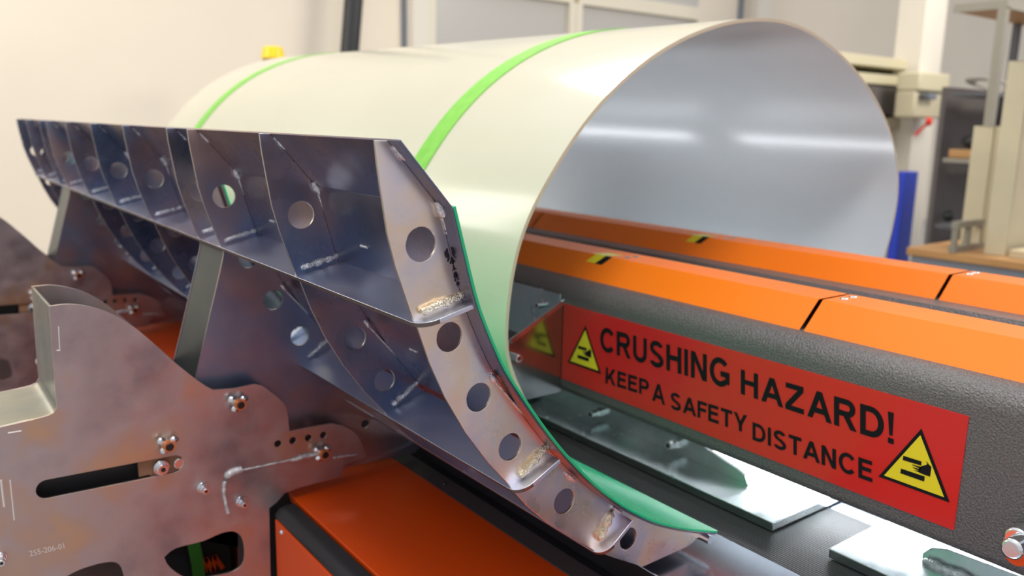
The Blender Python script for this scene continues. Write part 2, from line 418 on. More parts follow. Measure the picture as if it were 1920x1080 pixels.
so = link('scorched_seam', m, 'soot', cr_); so['label'] = 'black scorched weld residue'
# short stitch welds through the skin seen in each bay
for y in (1.0, 1.42, 2.0, 2.42):
    for (x_, z_) in (SKO[7], SKO[24]):
        link('stitch_weld', MB().tube([(x_-.002, y+.27, z_), (x_-.002, y+.295, z_)], .0024, 6), 'weld', cr_)
# rounded steel tip under the lip
m = MB(); lx, lz = lipz
m.tube([(lx-.012, SKY+.004, lz-.010), (lx-.012, 4.5, lz-.010)], .009, 12)
link('lip_rod', m, 'chrome', cr_)

# ================================================================ brackets (two alike along the bed)
BF = 1.785                      # front plate
def bq(px, py): return xz(px, py, BF)
curve = smooth([bq(*p) for p in [(92,574),(130,570),(170,575),(210,588),(250,612),(290,645),(330,681),(365,709),(388,725)]], 4)
rest = [bq(*p) for p in [(400,731),(440,728),(476,720),(492,723),(520,744),(534,758),(539,772),(543,808),(590,799),(622,794),(645,799),(665,810),(676,825),(683,845),(690,857),(646,871),(640,893),(560,915),(534,925),(519,942),(505,953),(508,1100),(510,1330),(-380,1500),(-420,905)]]
notch = [bq(*p) for p in [(0,801),(60,787),(88,780),(101,774),(107,764),(104,735)]]
slot = stadium(bq(88,917), bq(327,870), .0195)
win = smooth([bq(*p) for p in [(308,1045),(330,1028),(380,1015),(415,1000),(440,997),(455,1012),(457,1050),(440,1070),(400,1080),(355,1085),(320,1065),(308,1045)]], 3)[:-1]
win2 = smooth([bq(*p) for p in [(118,1085),(150,1068),(195,1055),(220,1056),(231,1075),(233,1110),(200,1125),(140,1120),(118,1085)]], 3)[:-1]
small = [circle(bq(*p), .0085, 16) for p in [(521,832),(549,826),(578,821),(606,816)]]
def bracket(label):
    base = (0.2, 1.9, FLOOR)
    t = thing('support_bracket', label, 'bracket', base, None)
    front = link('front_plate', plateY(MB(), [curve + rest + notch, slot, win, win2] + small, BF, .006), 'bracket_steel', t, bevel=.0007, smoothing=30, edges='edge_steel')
    cut = [p for p in curve if p[0] < bq(395,725)[0]]
    backl = curve + [bq(400,731), bq(476,722), bq(492,900), bq(505,953), bq(508,1100), bq(510,1330), bq(-380,1500), bq(-420,905)] + notch
    BKY = 2.012
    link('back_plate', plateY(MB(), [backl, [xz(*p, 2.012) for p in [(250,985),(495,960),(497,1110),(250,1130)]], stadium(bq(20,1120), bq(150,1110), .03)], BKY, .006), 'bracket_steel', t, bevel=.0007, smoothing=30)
    ln = [bq(93,576)] + [bq(*p) for p in [(104,735),(107,764),(101,774),(88,780),(60,787),(0,801),(-420,905)]]
    st = MB().sheet(smooth(ln[:1]+ln[1:], 3), .005, BF+.006, BKY)
    link('edge_strip', st, 'strip_steel', t, bevel=.0006)
    # raised lap plate with its weld
    def BW(p, q, r, l=.35):
        m = MB(); bead(m, p, q, r, l); link('weld_bead', m, 'weld', t, smoothing=60)
    BW((bq(438,885)[0], BF-.001, bq(438,885)[1]), (bq(545,862)[0], BF-.001, bq(545,862)[1]), .0022, .2)
    BW((bq(545,862)[0], BF-.002, bq(545,862)[1]), (bq(596,850)[0], BF-.003, bq(596,850)[1]), .0060)
    BW((bq(625,858)[0], BF-.001, bq(625,858)[1]), (bq(668,852)[0], BF-.001, bq(668,852)[1]), .0025)
    pts = smooth([(bq(*p)[0], BF-.001, bq(*p)[1]) for p in [(452,880),(438,884),(424,895),(420,925),(428,962)]], 4)
    m = MB(); m.tube(pts, [.0085]*8+[.0055]*4+[.0042]*(len(pts)-12), 8)
    link('weld_bead', m, 'weld', t, smoothing=60)
    def P(px, py, dy=0.0): a = bq(px, py); return Vector((a[0], BF+dy, a[1]))
    for (px, py) in [(448,758),(316,835),(605,851)]:
        c = P(px-6, py-6); m = MB()
        for a_ in (0.5, 2.4, 4.3):                   # wing nut lobes
            m.blob(c + Vector((.016*math.cos(a_), -.014, .014*math.sin(a_))), .0085, (1.2, .8, 1), 10, .1)
        m.cyl(c, c+Vector((0,-.022,0)), .0125, 20)
        nb = link('wing_nut', m, 'chrome', t, smoothing=50)
        link('ring', MB().cyl(c+Vector((0,-.018,0)), c+Vector((0,-.034,0)), .0118, 24), 'copper_ring', nb)
        link('end_cap', MB().cyl(c+Vector((0,-.030,0)), c+Vector((0,-.036,0)), .0095, 24, .008), 'black_cap', nb, bevel=.001)
    for (px, py) in [(388,920),(460,946),(8,1052)]:
        c = P(px-8, py-6); m = MB(); m.cyl(c, c+Vector((0,-.003,0)), .0125, 24); m.cyl(c+Vector((0,-.003,0)), c+Vector((0,-.012,0)), .0105, 6); m.cyl(c+Vector((0,-.010,0)), c+Vector((0,-.026,0)), .0068, 18)
        so = link('socket_screw', m, 'chrome', t, bevel=.0008)
        link('hex_recess', MB().cyl(c+Vector((0,-.0262,0)), c+Vector((0,-.0266,0)), .0034, 6), 'black_cap', so)
    c = P(303,877,.002)
    m = MB(); m.cyl(c, c+Vector((0,-.004,0)), .0165, 28); m.cyl(c+Vector((0,-.004,0)), c+Vector((0,-.016,0)), .0115, 24)
    so = link('socket_screw', m, 'chrome', t, bevel=.001); link('hex_recess', MB().cyl(c+Vector((0,-.0162,0)), c+Vector((0,-.0166,0)), .0055, 6), 'black_cap', so)
    c = P(338,871,.004); link('guide_pin', MB().cyl(c, c+Vector((0,.012,0)), .0125, 22), 'chrome', t, bevel=.002)
    a = bq(262,880); b = bq(346,862)
    m = MB(); m.obox(((a[0]+b[0])/2, BF+.014, (a[1]+b[1])/2), Vector(((b[0]-a[0])/2, 0, (b[1]-a[1])/2)), Vector((0,.004,0)), Vector((0,0,.021)))
    link('slot_block', m, 'rust_mark', t)
    a = bq(60,925); b = bq(262,880)
    m = MB(); m.obox(((a[0]+b[0])/2, BF+.05, (a[1]+b[1])/2), Vector(((b[0]-a[0])/2+.03, 0, (b[1]-a[1])/2)), Vector((0,.004,0)), Vector((0,0,.05)))
    link('slot_backing', m, 'black_trim', t)
    for p, q, r in (((110,612),(112,655),.0012), ((106,657),(113,657),.0012), ((15,812),(40,808),.0015), ((2,900),(8,950),.0022), ((19,900),(27,975),.0015)):
        link('tack_weld', MB().tube([P(*p,-.0002), P(*q,-.0002)], r, 6), 'etched', t)   # tack marks in the face
    return t, P
br, P = bracket('near plate steel support bracket with slot, wing nuts and curved top edge')
# stamped part number
def text_mesh(body, size_box, place, depth=.0006, bold=0.0):
    """place(u, v) -> world point, u, v in 0..1 across the text's own box"""
    cu = bpy.data.curves.new('t', 'FONT'); cu.body = body; cu.fill_mode = 'BOTH'; cu.offset = bold; cu.resolution_u = 4; cu.space_character = 1.0 + bold*2
    o = bpy.data.objects.new('t', cu); S.collection.objects.link(o)
    dg = bpy.context.evaluated_depsgraph_get(); me = bpy.data.meshes.new_from_object(o.evaluated_get(dg))
    xs = [v.co.x for v in me.vertices]; ys = [v.co.y for v in me.vertices]
    x0, x1, y0, y1 = min(xs), max(xs), min(ys), max(ys)
    if size_box == 'cap': y0, y1 = 0.0, 0.70
    vs = [place((v.co.x-x0)/(x1-x0), (v.co.y-y0)/(y1-y0)) for v in me.vertices]; fs = [tuple(p.vertices) for p in me.polygons]
    bpy.data.objects.remove(o); bpy.data.meshes.remove(me); bpy.data.curves.remove(cu)
    return vs, fs
def lerp2(a, b, c, d):               # a bl, b br, c tl, d tr
    a, b, c, d = map(Vector, (a, b, c, d))
    return lambda u, v: (a*(1-u)+b*u)*(1-v) + (c*(1-u)+d*u)*v
vs, fs = text_mesh('255-206-01', 'full', lerp2(P(56,1043,-.0008), P(121,1028,-.0008), P(54,1033,-.0008), P(119,1018,-.0008)))
link('stamped_number', MB().add(vs, fs), 'etched', br)
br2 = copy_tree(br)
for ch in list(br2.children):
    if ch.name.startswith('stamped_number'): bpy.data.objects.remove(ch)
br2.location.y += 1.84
br2['label'] = 'far blurred brown steel support bracket behind the near one at the left edge'

# ================================================================ machine bed
bed = thing('machine_bed', 'orange and black machine bed with ribbed track running under the cradle', 'machine bed', (1.9, 2.4, FLOOR))
BL = -.90                      # the lower, outer part of the bed
link('base_body', MB().box((.69, Y0, FLOOR), (1.112, Y9, BL-.03)).box((1.112, Y0, FLOOR), (3.16, Y9, BED-.035)), 'black_void', bed)
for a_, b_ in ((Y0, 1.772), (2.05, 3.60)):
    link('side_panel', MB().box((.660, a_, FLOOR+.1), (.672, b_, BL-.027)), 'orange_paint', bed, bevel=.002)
c = Vector(atX(528,998,.660)); link('panel_screw', MB().cyl(c, c+Vector((-.004,0,0)), .006, 16, .004), 'chrome', bed)
prof = [(.674, BL-.12), (.674, BL-.025), (.662, BL-.025)] + [(.662+.028-.028*math.cos(t), BL-.025+.024*math.sin(t)) for t in [i*math.pi/16 for i in range(1, 9)]] + [(.711, BL-.001), (.711, BL-.03), (.70, BL-.12)]
for a_, b_ in ((Y0, 1.778), (2.05, 3.61)): link('corner_trim', MB().prism(prof, a_, b_), 'black_trim', bed, bevel=.002)
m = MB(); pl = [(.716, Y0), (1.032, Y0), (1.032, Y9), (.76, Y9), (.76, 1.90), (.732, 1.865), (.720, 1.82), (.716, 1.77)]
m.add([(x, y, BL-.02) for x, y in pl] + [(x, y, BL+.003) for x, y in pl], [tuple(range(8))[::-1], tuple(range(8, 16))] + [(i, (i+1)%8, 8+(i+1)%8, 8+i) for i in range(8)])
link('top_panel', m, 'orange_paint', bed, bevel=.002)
link('edge_strip', MB().box((1.036, Y0, BL-.03), (1.090, Y9, BL)), 'grey_strip', bed, bevel=.002)
link('track', MB().box((1.092, Y0, BL-.03), (1.111, Y9, BL+.001)).box((1.111, Y0, BL-.03), (1.1135, Y9, BED)), 'black_rubber', bed)
link('polished_plate', MB().box((1.114, Y0, BED-.03), (1.345, Y9, BED+.002)), 'bed_steel', bed, bevel=.002)
m = MB(); zz = BED; n = 46
prof = [(1.347, BED-.03)]
for i in range(n):
    x = 1.347 + i*(.31/n); prof += [(x+.0005, BED+.002), (x+.0035, BED+.002), (x+.0040, BED-.001), (x+.0062, BED-.001)]
prof += [(1.66, BED-.03)]
link('ribbed_track', m.prism(prof, Y0, Y9), 'black_trim', bed, smoothing=20)
link('bed_plate', MB().box((1.66, Y0, BED-.03), (3.1, Y9, BED)), 'bed_steel', bed)
m = MB()
for px, py in ((1178,812),(1190,808)): pass
for (x, y) in ((1.062, 1.66), (1.062, 1.06)):
    link('bed_screw', MB().cyl((x, y, BL), (x, y, BL+.004), .006, 14, .004), 'black_trim', bed)

# ================================================================ clamping ledges under the beam
LT = -.825
def ledge(y0, y1, label, name='clamping_ledge'):
    t = thing(name, label, 'ledge', (1.7, (y0+y1)/2, BED+.002))
    link('foot_plate', MB().box((1.445, y0, LT-.020), (1.95, y1, LT)), 'zinc', t, bevel=.0015)
    return t
lg = ledge(.962, 2.15, 'long shiny ledge plate with green reflections below the red sign')
zt = -.73
loop = [atX(*p,1.56)[1:3] for p in ((1296,822),(1345,855),(1383,880),(1397,893),(1402,908))]
loop = [(p[0], p[1]) for p in loop]; loop = [(2.12, LT), (2.12, -.7435), (1.93, -.7440), (1.60, -.756)] + loop + [(loop[-1][0]-.001, LT)]
link('upright_plate', plateX(MB(), [loop], 1.56, .010), 'zinc', lg, bevel=.0015)
for px, py, dark in ((990,724,True), (1112,776,False), (1258,834,False)):
    c = Vector(atX(px, py, 1.54)); m = MB()
    m.cyl(c+Vector((.02,0,0)), c+Vector((.010,0,0)), .016, 24); m.cyl(c+Vector((.012,0,0)), c+Vector((-.012,0,0)), .0125, 24)
    so = link('socket_screw', m, 'black_cap' if dark else 'chrome', lg, bevel=.001)
    link('hex_recess', MB().cyl(c+Vector((-.0122,0,0)), c+Vector((-.0126,0,0)), .006, 6), 'black_cap', so)
m = MB()
for p, q in (((1040,768),(1078,786)), ((1162,818),(1212,836)), ((1325,888),(1385,912))):
    bead(m, Vector(atX(*p,1.556)), Vector(atX(*q,1.556)), .004, .3)
link('weld_bead', m, 'rust_mark', lg)
lg2 = ledge(.15, .829, 'short bright ledge plate at the bottom right corner with a weld hump')
lg2.children[0].name = 'foot_plate'
# sloping welded lug on the second ledge
ym = atZ(1700,1020,LT)[1]; xm = atZ(1700,1020,LT)[0]
m = MB()
loop = [(.70, LT), (.70, LT+.012), (.685, LT+.030), (.655, LT+.040), (.20, LT+.055), (.20, LT)]
link('upright_lug', plateX(m, [loop], 1.56, .012), 'zinc', lg2, bevel=.003)
m = MB(); bead(m, (1.552,.69,LT+.004), (1.552,.25,LT+.004), .010, .25); link('weld_bead', m, 'weld', lg2, smoothing=60)

# ================================================================ beam
BX = 1.45
bm_ = thing('clamping_beam', 'grey textured beam with orange covers running inside the cream pipe', 'beam', (1.9, 2.4, BED+.03))
def arc(cx, cz, r, a0, a1, n=8): return [(cx+r*math.cos(math.radians(a0+(a1-a0)*i/n)), cz+r*math.sin(math.radians(a0+(a1-a0)*i/n))) for i in range(n+1)]
prof = arc(BX+.022, -.708, .022, 270, 180, 6) + arc(BX+.05, -.462, .05, 180, 92, 10) + [(1.78, -.410), (1.80, -.44), (1.98, -.44), (2.0, -.410)] + arc(2.30, -.462, .05, 88, 0, 10) + arc(2.328, -.708, .022, 0, -90, 6)
link('beam_body', MB().prism(prof, Y0, 4.4), 'grey_texture', bm_, smoothing=50)
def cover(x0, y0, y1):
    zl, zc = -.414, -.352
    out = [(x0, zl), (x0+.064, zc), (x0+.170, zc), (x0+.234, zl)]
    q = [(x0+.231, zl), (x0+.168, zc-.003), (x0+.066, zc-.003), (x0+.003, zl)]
    return link('cover', MB().prism(out+q, y0, y1), 'orange_paint_lit', bm_, bevel=.0012)
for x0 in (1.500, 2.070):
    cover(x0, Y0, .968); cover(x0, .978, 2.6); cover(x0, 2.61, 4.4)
for x0 in (1.500, 2.070):
    for yy in (.945, 1.58):
        for xx in (.105, .140):
            c = Vector((x0+xx, yy, -.352))
            if yy > 1: c = Vector((x0+.095+(xx-.105)*.9, yy + (0 if x0 < 2 else .12), -.352))
            link('cover_screw', MB().blob(c, .009, (1,1,.45), 14, 0), 'chrome', bm_)
# hazard stripe stickers over the cover's crease
for x0, yy in ((1.500, 1.66), (2.070, 1.80)):
    m = MB(); nn = Vector((-.062, 0, .064)).normalized()*.0008
    def cp(s, y): # s<0 down the slope, s>0 across the top
        if s < 0: return Vector((x0+.064, y, -.352)) + Vector((-.064, 0, -.062)).normalized()*(-s) + nn
        return Vector((x0+.064+s, y, -.352+.0008))
    m.mi = 0
    for a_, b_ in ((-.030, 0), (0, .05)):
        m.add([cp(a_, yy-.03), cp(a_, yy+.03), cp(b_, yy+.012), cp(b_, yy-.048)], [(0,1,2,3)])
    st = link('warning_sticker', m, 'sign_yellow', bm_); st['label'] = 'yellow and black striped sticker'
    m = MB()
    y_ = yy-.022; m.add([cp(-.0305, y_-.014)+nn, cp(-.0305, y_+.012)+nn, cp(0, y_-.006)+nn, cp(0, y_-.030)+nn], [(0,1,2,3)])
    m.mi = 0; link('sticker_stripe', m, 'sign_black', st)

# sign
SX = BX - .0015
def sp_(px, py, d=0.0): a = atX(px, py, BX); return Vector((SX - d, a[1], a[2]))
sz0, sz1, sy0, sy1 = -.6895, -.4775, .601, 1.668
sign = link('warning_sign', MB().box((SX, sy0, sz0), (BX+.0005, sy1, sz1)), 'sign_red', bm_); sign['label'] = 'red sign reading CRUSHING HAZARD! KEEP A SAFETY DISTANCE'
WT = .20
def garc(cx, cy, rx, ry, a0, a1, n=22):
    L = [(cx+rx*math.cos(math.radians(a0+(a1-a0)*i/n)), cy+ry*math.sin(math.radians(a0+(a1-a0)*i/n))) for i in range(n+1)]
    o = [(cx+(rx-WT)*math.cos(math.radians(a0+(a1-a0)*i/n)), cy+(ry-WT*.95)*math.sin(math.radians(a0+(a1-a0)*i/n))) for i in range(n+1)]
    return [[L[i], L[i+1], o[i+1], o[i]] for i in range(n)]
def gbox(x0, y0, x1, y1): return [[(x0,y0),(x1,y0),(x1,y1),(x0,y1)]]
def gdia(x0, y0, x1, y1, w=.2): return [[(x0-w/2,y0),(x0+w/2,y0),(x1+w/2,y1),(x1-w/2,y1)]]
def glyph(c):
    w = WT; h = w*.95
    if c == 'C': return .90, garc(.47, .5, .47, .52, 38, 322, 30)
    if c == 'G': return .94, garc(.48, .5, .48, .52, 42, 318, 30) + gbox(.52, .36, .94, .36+h) + gbox(.94-w, .12, .94, .5)
    if c == 'U': return .80, gbox(0, .36, w, 1) + gbox(.80-w, .36, .80, 1) + garc(.40, .36, .40, .38, 180, 360)
    if c == 'S': return .80, garc(.40, .735, .37, .285, 20, 250, 18) + garc(.40, .265, .39, .285, 200, 430, 18) + [[(.20,.66),(.27,.47),(.62,.35),(.56,.54)]]
    if c == 'H': return .80, gbox(0,0,w,1) + gbox(.80-w,0,.80,1) + gbox(w,.44,.80-w,.44+h)
    if c == 'I': return w, gbox(0,0,w,1)
    if c == 'N': return .80, gbox(0,0,w,1) + gbox(.80-w,0,.80,1) + gdia(.80-.11,0,.11,1,.22)
    if c == 'A': return .96, gdia(.10,0,.48,1,.21) + gdia(.86,0,.48,1,.21) + gbox(.24,.22,.72,.22+h)
    if c == 'Z': return .78, gbox(.02,1-h,.76,1) + gbox(0,0,.78,h) + gdia(.125,h,.645,1-h,.25)
    if c == 'D': return .84, gbox(0,0,w,1) + gbox(w,0,.40,h) + gbox(w,1-h,.40,1) + garc(.38,.5,.46,.5,-90,90)
    if c == 'P': return .76, gbox(0,0,w,1) + gbox(w,1-h,.48,1) + gbox(w,.37,.48,.37+h) + garc(.46,.685,.30,.315,-90,90)
    if c == 'R': return .84, gbox(0,0,w,1) + gbox(w,1-h,.52,1) + gbox(w,.40,.52,.40+h) + garc(.50,.70,.30,.30,-90,90) + gdia(.735,0,.47,.42,.23)
    if c == 'K': return .84, gbox(0,0,w,1) + gdia(w+.02,.30,.68,1,.25) + gdia(.73,0,.34,.62,.24)
    if c == 'E': return .72, gbox(0,0,w,1) + gbox(w,1-h,.70,1) + gbox(w,.43,.66,.43+h) + gbox(w,0,.72,h)
    if c == 'F': return .66, gbox(0,0,w,1) + gbox(w,1-h,.66,1) + gbox(w,.42,.60,.42+h)
    if c == 'T': return .76, gbox(.38-w/2,0,.38+w/2,1) + gbox(0,1-h,.76,1)
    if c == 'Y': return .86, gbox(.43-w/2,0,.43+w/2,.44) + gdia(.43,.38,.11,1,.21) + gdia(.43,.38,.75,1,.21)
    if c == '!': return w, gbox(0,0,w,.17) + [[(.045,.26),(w-.045,.26),(w,1),(0,1)]]
def word(body, bl, br, tl, tr, bold):
    f = lerp2(sp_(*bl, .0006), sp_(*br, .0006), sp_(*tl, .0006), sp_(*tr, .0006))
    x = 0; polys = []
    for ch in body:
        w_, ps = glyph(ch)
        polys += [[(x+p[0], p[1]) for p in q_] for q_ in ps]
        x += w_ + (.14 if ch not in 'ATYF' else .09)
    x -= .14 if body[-1] not in 'ATYF' else .09
    m = MB()
    for i_, q_ in enumerate(polys): m.add([f(px/x, py) + Vector((-.000012*(i_ % 40), 0, 0)) for px, py in q_], [tuple(range(len(q_)))])
    link('lettering', m, 'sign_black', sign)
word('CRUSHING', (1126.5,656), (1369,728.5), (1126.5,612), (1369,676), .028)
word('HAZARD!', (1390,738), (1677,833), (1390,692), (1677,774), .028)
word('KEEP', (1136,718), (1218,743), (1137,688), (1218,713), .028)
word('A', (1224,750), (1248,760), (1224,716), (1248,724), .028)
word('SAFETY', (1258,765), (1402,812.5), (1258,734), (1402,779), .028)
word('DISTANCE', (1412,824), (1637,904), (1412,791), (1637,865), .028)
tri_r = [sp_(1728.8,803), sp_(1648,893), sp_(1782,942)]; tri_l = [sp_(1098.8,610), sp_(1065.6,679), sp_(1128.2,701)]
def tri(T):
    cen = (T[0]+T[1]+T[2])/3
    def lay(k, d): return [cen + (p-cen)*k + Vector((-d,0,0)) for p in T]
    link('triangle_border', MB().add(lay(1, .0006), [(0,1,2)]), 'sign_black', sign)
    link('triangle_field', MB().add(lay(.84, .0010), [(0,1,2)]), 'sign_yellow', sign)
    # pictogram, drawn in the right triangle's own coordinates
    a, b, c = tri_r; ab = b-a; ac = c-a
    det = ab.y*ac.z - ab.z*ac.y
    def conv(px, py):
        px = 1440 + px/2.842; py = 700 + py/2.842
        p = sp_(px, py) - a; u = (p.y*ac.z - p.z*ac.y)/det; v = (ab.y*p.z - ab.z*p.y)/det
        q = T[0] + (T[1]-T[0])*u + (T[2]-T[0])*v; return Vector((SX-.0014, q.y, q.z))
    m = MB()
    for poly in ([(725,437),(823,468),(820,490),(722,460)], [(712,505),(840,548),(836,575),(709,530)],
                 [(822,492),(848,486),(854,478),(845,470),(851,469),(862,484),(875,497),(868,549),(838,539),(808,526),(806,506)],
                 [(770,486),(775,484),(824,498),(820,508)], [(773,500),(777,498),(812,508),(810,518)], [(780,514),(812,518),(812,527)]):
        vs, fs = plate_data([poly], 0.0); k = len(poly)
        m.add([conv(*p) for p in poly], [tuple(range(k))])
    link('pictogram', m, 'sign_black', sign)
tri(tri_r); tri(tri_l)
# polished end plate and side plate beside the sign
m = MB(); e = [(1.449,-.475), xz(957,640,1.665), (xz(957,640,1.665)[0]-.005,-.60), (1.27,-.73), (1.449,-.73)]
link('end_plate', plateY(MB(), [e], 1.670, .008), 'polished', bm_, bevel=.0008)
link('side_plate', MB().box((1.438, 1.672, -.60), (1.449, 2.3, -.452)), 'zinc', bm_, bevel=.001)
a = Vector((1.449,1.664,-.470)); b = Vector((*[xz(957,640,1.665)[0]],1.664, xz(957,640,1.665)[1]))
link('edge_bar', MB().bar(a, b, .012, .005, up=(0,1,0)), 'chrome', bm_)
c = Vector(atX(1006,573,1.42)); m = MB(); m.cyl(c, c+Vector((.03,0,0)), .010, 20); so = link('socket_screw', m, 'chrome', bm_, bevel=.001)
link('hex_recess', MB().cyl(c+Vector((-.0004,0,0)), c, .005, 6), 'black_cap', so)
c = Vector(atY(974,673,1.60)); m = MB(); m.cyl(c, c+Vector((0,.09,0)), .0105, 20); so = link('socket_screw', m, 'chrome', bm_, bevel=.001)
link('hex_recess', MB().cyl(c+Vector((0,-.0004,0)), c, .005, 6), 'black_cap', so)
# LED strip slung under the beam
t = thing('strip_light', 'glowing white strip light fixed beneath the grey beam', 'light', (1.78, .8, -.75))
link('housing', MB().box((1.70, .1, -.742), (1.86, 2.4, -.731)), 'grey_metal', t)
link('tube', MB().box((1.715, .12, -.748), (1.845, 2.38, -.742)), 'led', t)
t = thing('strip_light', 'strip light on the far side of the beam seen as glints inside the pipe', 'light', (2.40, 2.5, -.75))
link('housing', MB().box((2.375, 1.5, -.742), (2.44, 4.3, -.725)), 'grey_metal', t)
for y_ in (1.55, 2.95): link('tube', MB().box((2.385, y_, -.726), (2.43, y_+1.1, -.718)), 'led', t)
# chrome fitting at the right edge
t = thing('chrome_fitting', 'round chrome and orange fitting cut by the right edge of the picture', 'fitting', (1.40, .485, -.72))
c = Vector(atX(1900,1022,1.385))
link('collar', MB().cyl(c+Vector((.02,.005,0)), c+Vector((.055,.005,0)), .020, 28), 'chrome', t, bevel=.004)
link('knob', MB().cyl(c+Vector((-.02,-.004,0)), c+Vector((.02,-.004,-.002)), .017, 28), 'chrome', t, bevel=.005)
link('orange_band', MB().cyl(c+Vector((-.004,-.008,-.012)), c+Vector((.008,-.008,-.012)), .0185, 28), 'orange_paint', t)
link('bracket_arm', MB().bar(c+Vector((.045,-.01,.0)), c+Vector((.055,-.05,.09)), .03, .014), 'chrome', t, bevel=.003)

# ================================================================ pipe
Y1, Y2 = 1.45, 4.62
rim_px = [(955,702),(948,675),(945,640),(946,600),(955,520),(966,470),(980,425),(1000,380),(1025,337),(1053,289),(1090,230),(1135,178),(1183,131),(1236,91),(1300,56.5),(1365,35),(1430,27),(1485,36),(1530,58),(1590,103),(1640,168),(1672,235),(1689,300),(1689,360),(1678,425),(1660,475)]
rim = [xz(*p, Y1) for p in rim_px]
start = [(1.20,-.735),(1.155,-.66)]
end = [(2.66,-.56),(2.58,-.70),(2.50,-.78)]
cp_ = start + rim + end
for _ in range(2): cp_ = [cp_[0]] + [tuple(cp_[i][d]*.6 + (cp_[i-1][d]+cp_[i+1][d])*.2 for d in (0,1)) for i in range(1, len(cp_)-1)] + [cp_[-1]]
cv = smooth(cp_, 5)
def ins(line, t):
    q = offset(line, t); mid = len(line)//2
    return q if q[mid][1] < line[mid][1] else offset(line, -t)
inn = ins(cv, .009)
m = MB(); n = len(cv); K = 6
def grow(p, k):                  # the wrapped sheet stands a little taller towards its far end
    f = k/K; return (p[0], p[1] + .055*f*max(0, (p[1]+.45)/.75))
vo = [(grow(p,k)[0], Y1+(Y2-Y1)*k/K, grow(p,k)[1]) for k in range(K+1) for p in cv]
vi = [(grow(p,k)[0], Y1+(Y2-Y1)*k/K, grow(p,k)[1]) for k in range(K+1) for p in inn]
N = (K+1)*n
m.add(vo+vi, [])
f_out = [(k*n+i, k*n+i+1, (k+1)*n+i+1, (k+1)*n+i) for k in range(K) for i in range(n-1)]
f_in = [(N+k*n+i, N+(k+1)*n+i, N+(k+1)*n+i+1, N+k*n+i+1) for k in range(K) for i in range(n-1)]
f_e = [(i, N+i, N+i+1, i+1) for i in range(n-1)] + [(K*n+i, K*n+i+1, N+K*n+i+1, N+K*n+i) for i in range(n-1)]
f_e += [(k*n, (k+1)*n, N+(k+1)*n, N+k*n) for k in range(K)] + [(k*n+n-1, N+k*n+n-1, N+(k+1)*n+n-1, (k+1)*n+n-1) for k in range(K)]
for idx, ff in enumerate((f_out, f_in, f_e)):
    m.f += ff; m.m += [idx]*len(ff)
me_o = link('plastic_pipe', m, ['pipe_outside', 'pipe_inside', 'pipe_edge'], None, smoothing=50, loc=(1.9, 2.4, -.83))
tag(me_o, 'huge cream plastic sheet rolled into a pipe around the orange beam', 'pipe')
def strap(y, w, label):
    a = [p for p in cv if p[1] > -.60]
    f = (y-Y1)/(Y2-Y1)*K; aa = [grow(p, f) for p in a]
    out = ins(aa, -.003); out = [(p[0]*2-q[0], p[1]*2-q[1]) if False else q for p, q in zip(aa, out)]
    up_ = offset(aa, .0035); mid = len(aa)//2
    if up_[mid][1] < aa[mid][1]: up_ = offset(aa, -.0035)
    low_ = offset(aa, .0005)
    if low_[mid][1] < aa[mid][1]: low_ = offset(aa, -.0005)
    o = link('lashing_strap', MB().prism(low_ + up_[::-1], y, y+w), 'strap_green', None, smoothing=50)
    return tag(o, label, 'strap', 'green straps around the pipe')
strap(1.965, .085, 'wide bright green strap round the near part of the pipe')
strap(4.08, .085, 'narrower looking green strap round the far end of the pipe')

# ================================================================ background, left
o = link('signal_beacon', MB().cyl((2.70,7.0,-.02+.62), (2.70,7.0,.80), .085, 20, .07), 'beacon_yellow'); bpy.data.objects.remove(o)
c = Vector(atY(512,107,7.0)); t = thing('signal_beacon', 'small yellow beacon standing just above the far end of the pipe', 'beacon', (c[0], c[1], FLOOR))
link('lens', MB().cyl(c+Vector((0,0,-.02)), c+Vector((0,0,.085)), .10, 24, .08), 'beacon_yellow', t, bevel=.015)
link('base', MB().cyl(c+Vector((0,0,-.06)), c+Vector((0,0,-.02)), .085, 20), 'dark_grey', t)
link('pole', MB().cyl((c[0],c[1],FLOOR), c+Vector((0,0,-.06)), .03, 12), 'dark_grey', t)
a = Vector(atY(655,105,7.6)); b = Vector(atY(668,-60,7.6)); d = (b-a)
hose = link('hanging_hose', MB().tube([a-d*8.0+Vector((.6,0,.0)) if False else a-d*1.2, a, a+d*.5, b, b+d*1.5], [.09]*5, 16), 'black_hose')
tag(hose, 'thick black corrugated hose hanging on the cream wall above the pipe', 'hose')

# windows on the back wall
def on_wall(px, py, y=WALLY): return Vector(atY(px, py, y))
def wquad(px0, px1, ztop, zbot, y=WALLY): return on_wall(px0, 60)[0], on_wall(px1, 60)[0]
xs = [on_wall(808, 60)[0], on_wall(1058, 40)[0], on_wall(1082, 40)[0], on_wall(1300, 20)[0]]
zt1 = on_wall(1058, 3)[2] - .02; zb = on_wall(900, 110)[2]-.4
for k, (xa, xb) in enumerate(((xs[0], xs[1]), (xs[2], xs[3]))):
    w = struct('window_%d' % (k+1), MB().box((xa-.06, WALLY-.10, zb-.1), (xb+.06, WALLY+.02, zb)).box((xa-.06, WALLY-.10, zt1), (xb+.06, WALLY+.02, zt1+.16)).box((xa-.10, WALLY-.10, zb), (xa, WALLY+.02, zt1)).box((xb, WALLY-.10, zb), (xb+.10, WALLY+.02, zt1)), 'window_frame')
    link('pane', MB().box((xa, WALLY-.03, zb), (xb, WALLY-.02, zt1)), 'window_pane', w)
    link('pane', MB().box((xa-.06, WALLY-.03, zt1+.16), (xb+.06, WALLY-.02, zt1+1.2)), 'window_pane', w)
xa = on_wall(760, 60)[0]; xb = on_wall(790, 60)[0]
